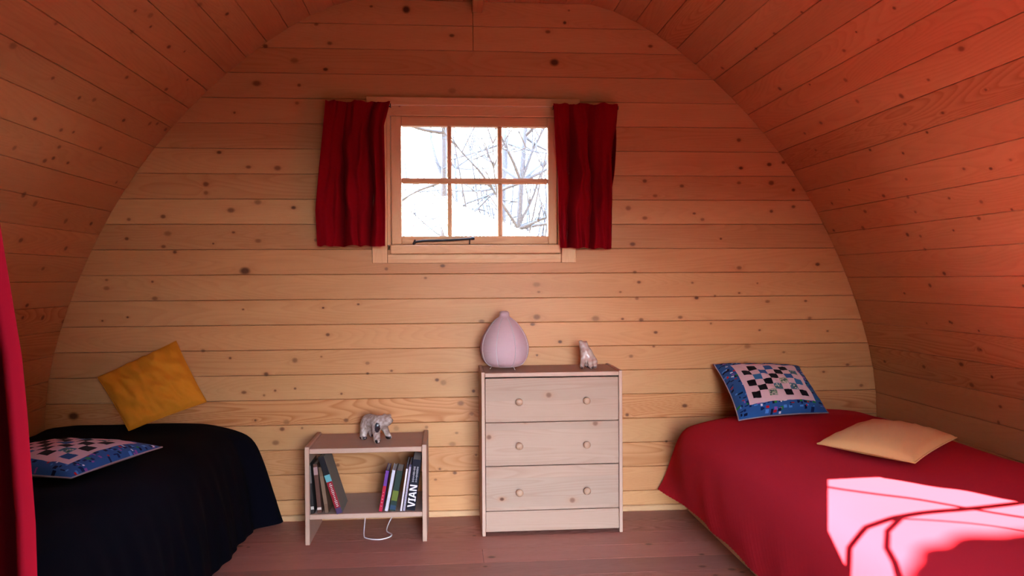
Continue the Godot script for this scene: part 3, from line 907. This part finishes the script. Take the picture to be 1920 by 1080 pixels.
func ornaments() -> void:
	# paper lamp
	var l := thing("table_lamp", "pear-shaped pale lilac paper lamp standing unlit on the chest", "lamp", Vector3(0.246, 0.7055, -3.497))
	var key := [Vector2(0.042, 0.012), Vector2(0.062, 0.014), Vector2(0.084, 0.026), Vector2(0.098, 0.045), Vector2(0.106, 0.068), Vector2(0.109, 0.095), Vector2(0.105, 0.122), Vector2(0.094, 0.153), Vector2(0.075, 0.184), Vector2(0.054, 0.21), Vector2(0.036, 0.224), Vector2(0.026, 0.232), Vector2(0.0215, 0.24), Vector2(0.021, 0.25), Vector2(0.017, 0.2565), Vector2(0.009, 0.259), Vector2(0.0005, 0.2595)]
	var prof := []
	var kp := []
	for k in key:
		kp.append(Vector3(k.x, k.y, 0))
	var sm := curve(kp, 150)
	for i in sm.size():
		prof.append(Vector2(maxf(sm[i].x + sin(i * PI * 0.66) * 0.00045, 0.0003), sm[i].y))
	var mb := MB.new()
	lathe(mb, prof, 56)
	var paper := plain(srgb(0.60, 0.43, 0.455), 0.85, 0.2)
	paper.backlight_enabled = true
	paper.backlight = srgb(0.3, 0.22, 0.24)
	part(mb, "shade", paper, l)
	var white := plain(srgb(0.590, 0.533, 0.547), 0.6)
	for k in 8:
		var a := TAU * k / 8.0 + 0.40
		var pts := []
		for i in range(0, 128, 3):
			pts.append(Vector3(cos(a) * (prof[i].x + 0.0006), prof[i].y, sin(a) * (prof[i].x + 0.0006)))
		var rb := MB.new()
		tube(rb, pts, [0.0019], 6)
		part(rb, "rib", white, l)
	var bs := MB.new()
	var ring := []
	for k in 33:
		ring.append(Vector3(cos(TAU * k / 32) * 0.058, 0.0135, sin(TAU * k / 32) * 0.058))
	tube(bs, ring, [0.0018], 6)
	part(bs, "base_ring", white, l)
	for k in 3:
		var a := TAU * k / 3.0 + 0.9
		var f := MB.new()
		tube(f, [Vector3(cos(a) * 0.058, 0.0135, sin(a) * 0.058), Vector3(cos(a) * 0.067, 0.001, sin(a) * 0.067)], [0.002], 6)
		part(f, "foot", white, l)
	# two glazed pottery bears
	var glaze := plain(Color.WHITE, 0.25, 0.5)
	glaze.vertex_color_use_as_albedo = true
	var tint := func(p: Vector3) -> Color:
		noise.seed = 7
		var a := noise.get_noise_2d(p.x * 45.0 + p.z * 30.0, p.y * 45.0)
		var cr := absf(noise.get_noise_2d(p.x * 95.0 - p.z * 60.0 + 9.0, p.y * 95.0 + p.z * 40.0))
		var c := Color(0.33, 0.25, 0.21).lerp(Color(0.50, 0.42, 0.38), clampf(a * 0.7 + 0.5, 0, 1))
		if cr < 0.06:
			c = c.lerp(Color(0.10, 0.08, 0.08), 0.55)
		if p.y < 0.014 and noise.get_noise_2d(p.x * 40.0, p.z * 40.0) > -0.1:
			c = Color(0.03, 0.025, 0.03)
		if Vector2((p.x - 0.008) / 0.012, (p.y - 0.062) / 0.02).length() < 1.0 and p.z > 0.0:
			c = Color(0.02, 0.018, 0.022)
		return c
	var b1 := thing("bear_figurine", "grey-brown glazed walking bear figurine on top of the low bookcase", "figurine", Vector3(-0.322, 0.4045, -3.465))
	var m1 := MB.new()
	body(m1, [[Vector3(-0.034, 0.072, -0.045), Vector3(0.01, 0.076, -0.002), 0.037, 0.031], [Vector3(0.01, 0.08, -0.002), Vector3(0.046, 0.086, 0.012), 0.027, 0.022], [Vector3(0.046, 0.086, 0.012), Vector3(0.064, 0.09, 0.026), 0.019, 0.0115], [Vector3(0.038, 0.106, 0.004), Vector3(0.036, 0.111, 0.0), 0.008, 0.005], [Vector3(0.058, 0.105, 0.0), Vector3(0.06, 0.109, -0.003), 0.008, 0.005],
		[Vector3(-0.052, 0.055, -0.035), Vector3(-0.061, 0.014, -0.028), 0.021, 0.014], [Vector3(-0.061, 0.009, -0.028), Vector3(-0.05, 0.008, -0.018), 0.0095, 0.008], [Vector3(-0.035, 0.05, -0.07), Vector3(-0.028, 0.01, -0.078), 0.02, 0.012], [Vector3(0.0, 0.055, 0.018), Vector3(0.008, 0.012, 0.052), 0.019, 0.013], [Vector3(0.008, 0.009, 0.052), Vector3(0.012, 0.008, 0.064), 0.011, 0.009], [Vector3(0.032, 0.06, -0.008), Vector3(0.05, 0.012, -0.03), 0.017, 0.011], [Vector3(0.05, 0.008, -0.03), Vector3(0.058, 0.008, -0.02), 0.009, 0.008]], 0.0032, 0.012, tint)
	part(m1, "body", glaze, b1)
	var tint2 := func(p: Vector3) -> Color:
		noise.seed = 9
		var a := noise.get_noise_2d(p.x * 40.0 + p.z * 30.0, p.y * 40.0)
		var c := Color(0.40, 0.25, 0.21).lerp(Color(0.50, 0.40, 0.34), clampf(a * 0.8 + 0.5, 0, 1))
		if p.y < 0.011 and noise.get_noise_2d(p.x * 60.0, p.z * 60.0) > -0.3:
			c = Color(0.05, 0.03, 0.03)
		return c
	var b2 := thing("bear_figurine", "pinkish-grey glazed sitting bear figurine on the chest, head raised", "figurine", Vector3(0.617, 0.705, -3.487))
	var m2 := MB.new()
	body(m2, [[Vector3(0.012, 0.032, -0.014), Vector3(-0.002, 0.066, -0.004), 0.033, 0.026], [Vector3(-0.002, 0.066, -0.004), Vector3(-0.016, 0.098, 0.006), 0.025, 0.019], [Vector3(-0.016, 0.1, 0.006), Vector3(-0.03, 0.117, 0.014), 0.018, 0.0095], [Vector3(-0.006, 0.114, 0.0), Vector3(-0.003, 0.118, -0.002), 0.007, 0.0045], [Vector3(-0.022, 0.112, -0.01), Vector3(-0.021, 0.117, -0.013), 0.007, 0.0045],
		[Vector3(-0.016, 0.055, 0.008), Vector3(-0.026, 0.012, 0.022), 0.014, 0.0095], [Vector3(-0.026, 0.008, 0.022), Vector3(-0.028, 0.008, 0.032), 0.009, 0.008], [Vector3(0.008, 0.05, 0.012), Vector3(0.012, 0.012, 0.028), 0.014, 0.0095], [Vector3(0.012, 0.008, 0.028), Vector3(0.012, 0.008, 0.038), 0.009, 0.008], [Vector3(0.03, 0.025, 0.0), Vector3(0.034, 0.009, 0.022), 0.018, 0.009]], 0.003, 0.01, tint2)
	part(m2, "body", glaze, b2)

# A cushion between four seam corners (bottom left, bottom right, top right, top left), bulging along its normal.
func cushion(called: String, label: String, group: String, q: Array, thick: float, under: float, front: Material, back: Material, pinch: float, crease: float, seed_: int) -> void:
	var o: Vector3 = (q[0] + q[1] + q[2] + q[3]) / 4
	var t := thing(called, label, "cushion", o, group)
	var n: Vector3 = (q[1] - q[0] + q[2] - q[3]).cross(q[3] - q[0] + q[2] - q[1]).normalized()
	var N := 40
	var top := []
	var low := []
	var rim := []
	noise.seed = seed_
	for i in N + 1:
		var a := PackedVector3Array()
		var b := PackedVector3Array()
		for j in N + 1:
			var u := j / float(N)
			var v := i / float(N)
			var uu := 0.5 + (u - 0.5) * (1.0 - pinch * 4.0 * v * (1.0 - v))
			var vv := 0.5 + (v - 0.5) * (1.0 - pinch * 4.0 * u * (1.0 - u))
			var p: Vector3 = q[0].lerp(q[1], uu).lerp(q[3].lerp(q[2], uu), vv) - o
			var e := maxf((1.0 - pow(2 * u - 1, 2)) * (1.0 - pow(2 * v - 1, 2)), 0.0)
			var h := pow(e, 0.42) * thick * 0.5
			var cr := (noise.get_noise_2d(u * 5.0 + v * 3.0, v * 2.0 - u) + 0.5 * noise.get_noise_2d(u * 11.0, v * 4.0 + u * 6.0)) * crease * pow(e, 0.3)
			a.append(p + n * (h + cr))
			b.append(p - n * pow(e, 0.42) * thick * 0.5 * under)
			if i == 0 or j == 0 or i == N or j == N:
				rim.append(p)
		top.append(a)
		low.append(b)
	var f := MB.new()
	skin(f, top)
	part(f, "front_cover", front, t)
	var g := MB.new()
	skin(g, low, -1.0)
	part(g, "back_cover", back, t)
	var edge := []
	for j in N:
		edge.append(top[0][j])
	for i in N:
		edge.append(top[i][N])
	for j in N:
		edge.append(top[N][N - j])
	for i in N + 1:
		edge.append(top[N - i][0])
	var s := MB.new()
	tube(s, edge, [0.0028], 6)
	part(s, "seam", back, t)

func cushions() -> void:
	var mustard := fabric(srgb(0.62, 0.235, 0.018), 0.15)
	cushion("cushion", "mustard yellow cushion tilted on one corner against the back wall", "", [Vector3(-1.362, 0.472, -3.45), Vector3(-1.064, 0.577, -3.53), Vector3(-1.228, 0.836, -3.64), Vector3(-1.538, 0.686, -3.57)], 0.12, 0.5, mustard, mustard, 0.025, 0.013, 61)
	var peach := fabric(srgb(0.70, 0.38, 0.15), 0.15)
	cushion("cushion", "plain pale yellow cushion lying flat in the middle of the red bedspread", "", [Vector3(1.287, 0.522, -2.655), Vector3(1.453, 0.522, -2.345), Vector3(1.832, 0.522, -2.70), Vector3(1.69, 0.522, -3.03)], 0.11, 0.5, peach, peach, 0.05, 0.003, 62)
	var backing := fabric(srgb(0.33, 0.27, 0.30), 0.1)
	cushion("patchwork_cushion", "patchwork cushion with blue border propped up at the head of the red bed", "patchwork cushions", [Vector3(1.215, 0.505, -3.215), Vector3(1.68, 0.503, -3.36), Vector3(1.655, 0.684, -3.60), Vector3(1.24, 0.700, -3.60)], 0.14, 0.5, fabric(Color.WHITE, 0.1, patchwork(4, 0.35)), backing, 0.07, 0.004, 63)
	cushion("patchwork_cushion", "patchwork cushion with blue border lying flat on the navy blanket", "patchwork cushions", [Vector3(-1.64, 0.488, -2.69), Vector3(-1.19, 0.488, -2.565), Vector3(-1.07, 0.488, -3.012), Vector3(-1.517, 0.488, -3.13)], 0.11, 0.45, fabric(Color.WHITE, 0.1, patchwork(9, 0.5)), backing, 0.05, 0.003, 64)

# A hanging curtain between two edge lines [y, x] from top to bottom.
func hang(le: Array, re: Array, z: float, folds: float, amp: float, phase: float, seed_: int, o: Vector3) -> Array:
	var rows := []
	noise.seed = seed_
	var at := func(e: Array, t: float) -> Vector2:
		var f: float = t * (e.size() - 1)
		var i := mini(int(f), e.size() - 2)
		return e[i].lerp(e[i + 1], smoothstep(0.0, 1.0, f - i) * 0.4 + (f - i) * 0.6)
	for i in 61:
		var t := i / 60.0
		var a: Vector2 = at.call(le, t)
		var b: Vector2 = at.call(re, t)
		var row := PackedVector3Array()
		for j in 97:
			var u := j / 96.0
			var w := u + 0.05 * noise.get_noise_2d(u * 2.0, t * 0.9)
			var gather := sin(TAU * folds * 4.0 * w + noise.get_noise_2d(u * 6.0, 3.0) * 3.0) * 0.003 * exp(-t * 9.0)
			var vs := sin(PI * (folds * w + phase))
			var dz := amp * (0.45 + 0.55 * smoothstep(0.0, 0.5, t)) * (0.7 - 2.0 * pow(1.0 - absf(vs), 2.5) + 0.4 * noise.get_noise_2d(u * 6.0, t * 1.5)) + gather
			var x := lerpf(a.y, b.y, u) + 0.006 * noise.get_noise_2d(t * 4.0, u * 3.0) * u * (1 - u) * 4
			row.append(Vector3(x, lerpf(a.x, b.x, u) + 0.004 * noise.get_noise_2d(u * 5.0, 8.0), z + dz) - o)
		rows.append(row)
	return rows

func curtains() -> void:
	var le := [Vector2(1.915, -0.547), Vector2(1.75, -0.56), Vector2(1.58, -0.576), Vector2(1.42, -0.592), Vector2(1.262, -0.588)]
	var re := [Vector2(1.912, -0.259), Vector2(1.80, -0.287), Vector2(1.58, -0.283), Vector2(1.42, -0.283), Vector2(1.258, -0.286)]
	var o := Vector3(-0.42, 1.26, -3.615)
	var a := thing("window_curtain", "short dark red curtain on the left side of the window", "curtain", o, "short red window curtains")
	var m := MB.new()
	cloth(m, hang(le, re, -3.595, 2.35, 0.04, 0.2, 71, o), 0.0025)
	part(m, "cloth", red_cloth, a)
	fittings(a, -0.553, -0.262, 1.9, o)
	le = [Vector2(1.912, 0.484), Vector2(1.76, 0.487), Vector2(1.585, 0.498), Vector2(1.42, 0.504), Vector2(1.25, 0.511)]
	re = [Vector2(1.916, 0.789), Vector2(1.76, 0.782), Vector2(1.58, 0.770), Vector2(1.42, 0.758), Vector2(1.244, 0.757)]
	o = Vector3(0.63, 1.25, -3.615)
	var b := thing("window_curtain", "short dark red curtain on the right side of the window", "curtain", o, "short red window curtains")
	m = MB.new()
	cloth(m, hang(le, re, -3.595, 2.6, 0.038, 0.4, 75, o), 0.0025)
	part(m, "cloth", red_cloth, b)
	fittings(b, 0.49, 0.795, 1.9, o)
	# the long curtain by the door
	var edge := [Vector2(2.03, -0.43), Vector2(1.6, -0.375), Vector2(1.3, -0.345), Vector2(1.156, -0.330), Vector2(1.04, -0.312), Vector2(0.92, -0.304), Vector2(0.7, -0.302), Vector2(0.3, -0.31), Vector2(0.03, -0.32)]
	var sec := [Vector2(0, -0.003), Vector2(-0.0055, 0.001), Vector2(-0.0105, 0.0), Vector2(-0.0125, -0.012), Vector2(-0.04, -0.06), Vector2(-0.09, -0.14), Vector2(-0.13, -0.2), Vector2(-0.16, -0.215), Vector2(-0.165, -0.17), Vector2(-0.12, -0.1), Vector2(-0.055, -0.02), Vector2(-0.035, 0.004), Vector2(-0.05, 0.012), Vector2(-0.075, -0.01), Vector2(-0.12, -0.065), Vector2(-0.17, -0.13), Vector2(-0.2, -0.14), Vector2(-0.21, -0.08), Vector2(-0.215, 0.0), Vector2(-0.235, 0.012), Vector2(-0.26, -0.03), Vector2(-0.28, -0.11), Vector2(-0.32, -0.14), Vector2(-0.36, -0.1), Vector2(-0.38, 0.0), Vector2(-0.41, 0.01), Vector2(-0.44, -0.08), Vector2(-0.48, -0.1)]
	var oc := Vector3(-0.55, 0.03, -0.6)
	var d := thing("door_curtain", "long red curtain at the left edge, its hem strip catching the light", "curtain", oc)
	var rows := []
	for i in 50:
		var t := i / 49.0
		var y := lerpf(2.03, 0.03, t)
		var x := 0.0
		for k in edge.size() - 1:
			if y <= edge[k].x and y >= edge[k + 1].x - 1e-4:
				var f: float = (edge[k].x - y) / (edge[k].x - edge[k + 1].x)
				x = lerpf(edge[k].y, edge[k + 1].y, f)
		var pts := []
		for s in sec:
			pts.append(Vector3(x + s.x, y, -0.6 + s.y + 0.002 * sin(y * 9.0)) - oc)
		var row := PackedVector3Array()
		for k in 3:
			row.append(pts[k])
		for p in curve(pts.slice(3), 150):
			row.append(p)
		rows.append(row)
	m = MB.new()
	cloth(m, rows, 0.003)
	part(m, "cloth", fabric(srgb(0.40, 0.005, 0.014), 0.0), d)
	var rod := MB.new()
	tube(rod, [Vector3(-1.1, 2.045, -0.66) - oc, Vector3(-0.35, 2.045, -0.66) - oc], [0.009], 10)
	part(rod, "rod", black_metal, d)
	for x in [-1.0, -0.45]:
		var hk := MB.new()
		tube(hk, [Vector3(x, 2.045, -0.66) - oc, Vector3(x, 2.33 if x > -0.9 else 2.11, -0.66) - oc], [0.004], 6)
		part(hk, "hanger", black_metal, d)

func fittings(t: Node3D, x0: float, x1: float, y: float, o: Vector3) -> void:
	var r := MB.new()
	tube(r, [Vector3(x0, y, -3.63) - o, Vector3(x1, y, -3.63) - o], [0.003], 8)
	part(r, "rod", black_metal, t)
	for x in [x0, x1]:
		var h := MB.new()
		tube(h, [Vector3(x, y + 0.014, -3.63) - o, Vector3(x, y, -3.63) - o, Vector3(x, y, ZB + 0.001) - o], [0.0025], 6)
		part(h, "hook", black_metal, t)

func door_side() -> void:
	# front wall behind the camera, with the doorway that lets the light in
	var f := structure("wall_front", "plank front wall behind the camera with the open doorway", "wall")
	var wm := pale
	var dx0 := -0.15
	var dx1 := 1.12
	board("wall_panel", Vector3((-2.05 + dx0) / 2, 1.2, ZF + 0.05), Vector3(dx0 + 2.05, 2.56, 0.1), wm, f, 1)
	board("wall_panel", Vector3((2.3 + dx1) / 2, 1.2, ZF + 0.05), Vector3(2.3 - dx1, 2.56, 0.1), wm, f, 1)
	board("lintel", Vector3((dx0 + dx1) / 2, (1.92 + 2.48) / 2, ZF + 0.05), Vector3(dx1 - dx0, 0.56, 0.1), wm, f, 0)
	# swagged right-hand door curtain
	var o := Vector3(0.6, 1.9, 0.14)
	var t := thing("door_curtain", "red curtain swagged across the top of the doorway behind the camera", "curtain", o)
	var low := [Vector2(-0.02, 1.95), Vector2(0.105, 1.82), Vector2(0.3, 1.742), Vector2(0.485, 1.67), Vector2(0.8, 1.54), Vector2(1.05, 1.40), Vector2(1.2, 1.2), Vector2(1.3, 0.6)]
	var rows := []
	for i in 13:
		var row := PackedVector3Array()
		for j in 71:
			var u := j / 70.0
			var x := lerpf(-0.02, 1.3, u)
			var b := 0.6
			for k in low.size() - 1:
				if x >= low[k].x - 1e-4 and x <= low[k + 1].x + 1e-4:
					b = lerpf(low[k].y, low[k + 1].y, (x - low[k].x) / (low[k + 1].x - low[k].x))
			row.append(Vector3(x, lerpf(2.0, b, i / 12.0), 0.135 + 0.012 * sin(u * 40.0)) - o)
		rows.append(row)
	var m := MB.new()
	cloth(m, rows, 0.003)
	part(m, "cloth", red_cloth, t)
	# its left-hand partner, gathered against the jamb
	var ol := Vector3(-0.2, 0.1, 0.14)
	var tl := thing("door_curtain", "red curtain gathered at the left jamb of the doorway behind the camera", "curtain", ol)
	var prof := [Vector2(2.0, -0.14), Vector2(1.75, -0.09), Vector2(1.616, -0.068), Vector2(1.495, -0.022), Vector2(1.3, 0.05), Vector2(1.05, 0.06), Vector2(0.6, 0.0), Vector2(0.1, -0.03)]
	var lr := []
	for i in 60:
		var y := lerpf(2.0, 0.1, i / 59.0)
		var xe := -0.03
		for k in prof.size() - 1:
			if y <= prof[k].x + 1e-4 and y >= prof[k + 1].x - 1e-4:
				xe = lerpf(prof[k].y, prof[k + 1].y, (prof[k].x - y) / (prof[k].x - prof[k + 1].x))
		var row := PackedVector3Array()
		for j in 41:
			row.append(Vector3(lerpf(-0.4, xe, j / 40.0), y, 0.14 + 0.014 * sin(j * 0.9)) - ol)
		lr.append(row)
	m = MB.new()
	cloth(m, lr, 0.003)
	part(m, "cloth", red_cloth, tl)
	# dark hedge on the right of the path, with a lower one on the other side
	var hd := thing("hedge", "tall dark clipped hedge right of the path outside the doorway", "hedge", Vector3(4.7, -0.25, 4.2))
	var hm := MB.new()
	var hrows := []
	for i in 41:
		var a := PI * i / 40.0
		var row := PackedVector3Array()
		for j in 61:
			var b := TAU * j / 60.0
			var d := Vector3(sin(a) * cos(b), cos(a), sin(a) * sin(b))
			noise.seed = 6
			row.append(Vector3(signf(d.x) * pow(absf(d.x), 0.25) * 2.35, 2.1 + signf(d.y) * pow(absf(d.y), 0.25) * 2.1, signf(d.z) * pow(absf(d.z), 0.25) * 0.6) + d * noise.get_noise_2d(d.x * 9.0 + d.z * 7.0, d.y * 9.0) * 0.06)
		hrows.append(row)
	skin(hm, hrows)
	part(hm, "foliage", plain(srgb(0.02, 0.035, 0.012), 0.9, 0.1), hd)
	var h2: Node3D = hd.duplicate()
	h2.name = numbered("hedge")
	add_child(h2, true)
	h2.position = Vector3(-2.97, -0.25, 4.2)
	h2.scale = Vector3(1, 0.84, 1)
	h2.set_meta("label", "lower dark clipped hedge left of the path outside the doorway")
	# bare sapling on the porch whose shadow falls on the red bed
	var s := thing("bare_sapling", "bare branching sapling standing outside the doorway", "sapling", Vector3(-0.3, -0.25, 0.7))
	var so := Vector3(-0.3, -0.25, 0.7)
	var stems := [[[Vector3(-0.34, -0.25, 0.72), Vector3(-0.32, 1.2, 0.7), Vector3(-0.3, 1.782, 0.7), Vector3(-0.293, 1.87, 0.7), Vector3(-0.27, 1.9, 0.7), Vector3(-0.21, 1.918, 0.7), Vector3(-0.144, 1.938, 0.7), Vector3(0.022, 1.955, 0.7), Vector3(0.205, 1.978, 0.7), Vector3(0.7, 2.1, 0.7)], 0.0085],
		[[Vector3(-0.28, -0.25, 0.7), Vector3(-0.2, 1.2, 0.7), Vector3(-0.184, 1.742, 0.7), Vector3(-0.206, 1.83, 0.7), Vector3(-0.2, 1.88, 0.7), Vector3(-0.16, 1.925, 0.7)], 0.008],
		[[Vector3(-0.16, 1.925, 0.7), Vector3(0.03, 1.887, 0.7), Vector3(0.143, 1.853, 0.7), Vector3(0.5, 1.72, 0.7)], 0.0028],
		[[Vector3(-0.6, 2.25, 0.7), Vector3(-0.353, 2.10, 0.7), Vector3(-0.096, 2.008, 0.7), Vector3(0.082, 1.94, 0.7), Vector3(0.17, 1.907, 0.7), Vector3(0.6, 1.74, 0.7)], 0.0045]]
	for q in stems:
		var pts := []
		for p in q[0]:
			pts.append(p - so)
		var b := MB.new()
		tube(b, curve(pts, 40), [q[1]], 8)
		part(b, "stem", bark, s)
	# dense evergreen on the sunny side, shading all but a patch of the bed
	var k := thing("evergreen_tree", "dense clipped evergreen tree beyond the doorway", "tree", Vector3(-4.0, -0.25, 10.0))
	var tk := MB.new()
	tube(tk, [Vector3(0, 0, 0), Vector3(0.02, 3.0, 0), Vector3(0, 6.0, 0)], [0.16, 0.13, 0.1], 12)
	part(tk, "trunk", plain(srgb(0.08, 0.06, 0.05), 0.9, 0.1), k)
	var hb := MB.new()
	var hr := []
	for i in 49:
		var a := PI * i / 48.0
		var row := PackedVector3Array()
		for j in 49:
			var b := TAU * j / 48.0
			var d := Vector3(sin(a) * cos(b), cos(a), sin(a) * sin(b))
			var p := Vector3(signf(d.x) * pow(absf(d.x), 0.2) * 0.76, 6.13 + signf(d.y) * pow(absf(d.y), 0.2) * 0.98, signf(d.z) * pow(absf(d.z), 0.2) * 0.25)
			noise.seed = 5
			row.append(p + d * noise.get_noise_2d(d.x * 5.0 + d.z * 4.0, d.y * 6.0) * 0.015)
		hr.append(row)
	skin(hb, hr)
	part(hb, "crown", plain(srgb(0.02, 0.035, 0.012), 0.9, 0.1), k)
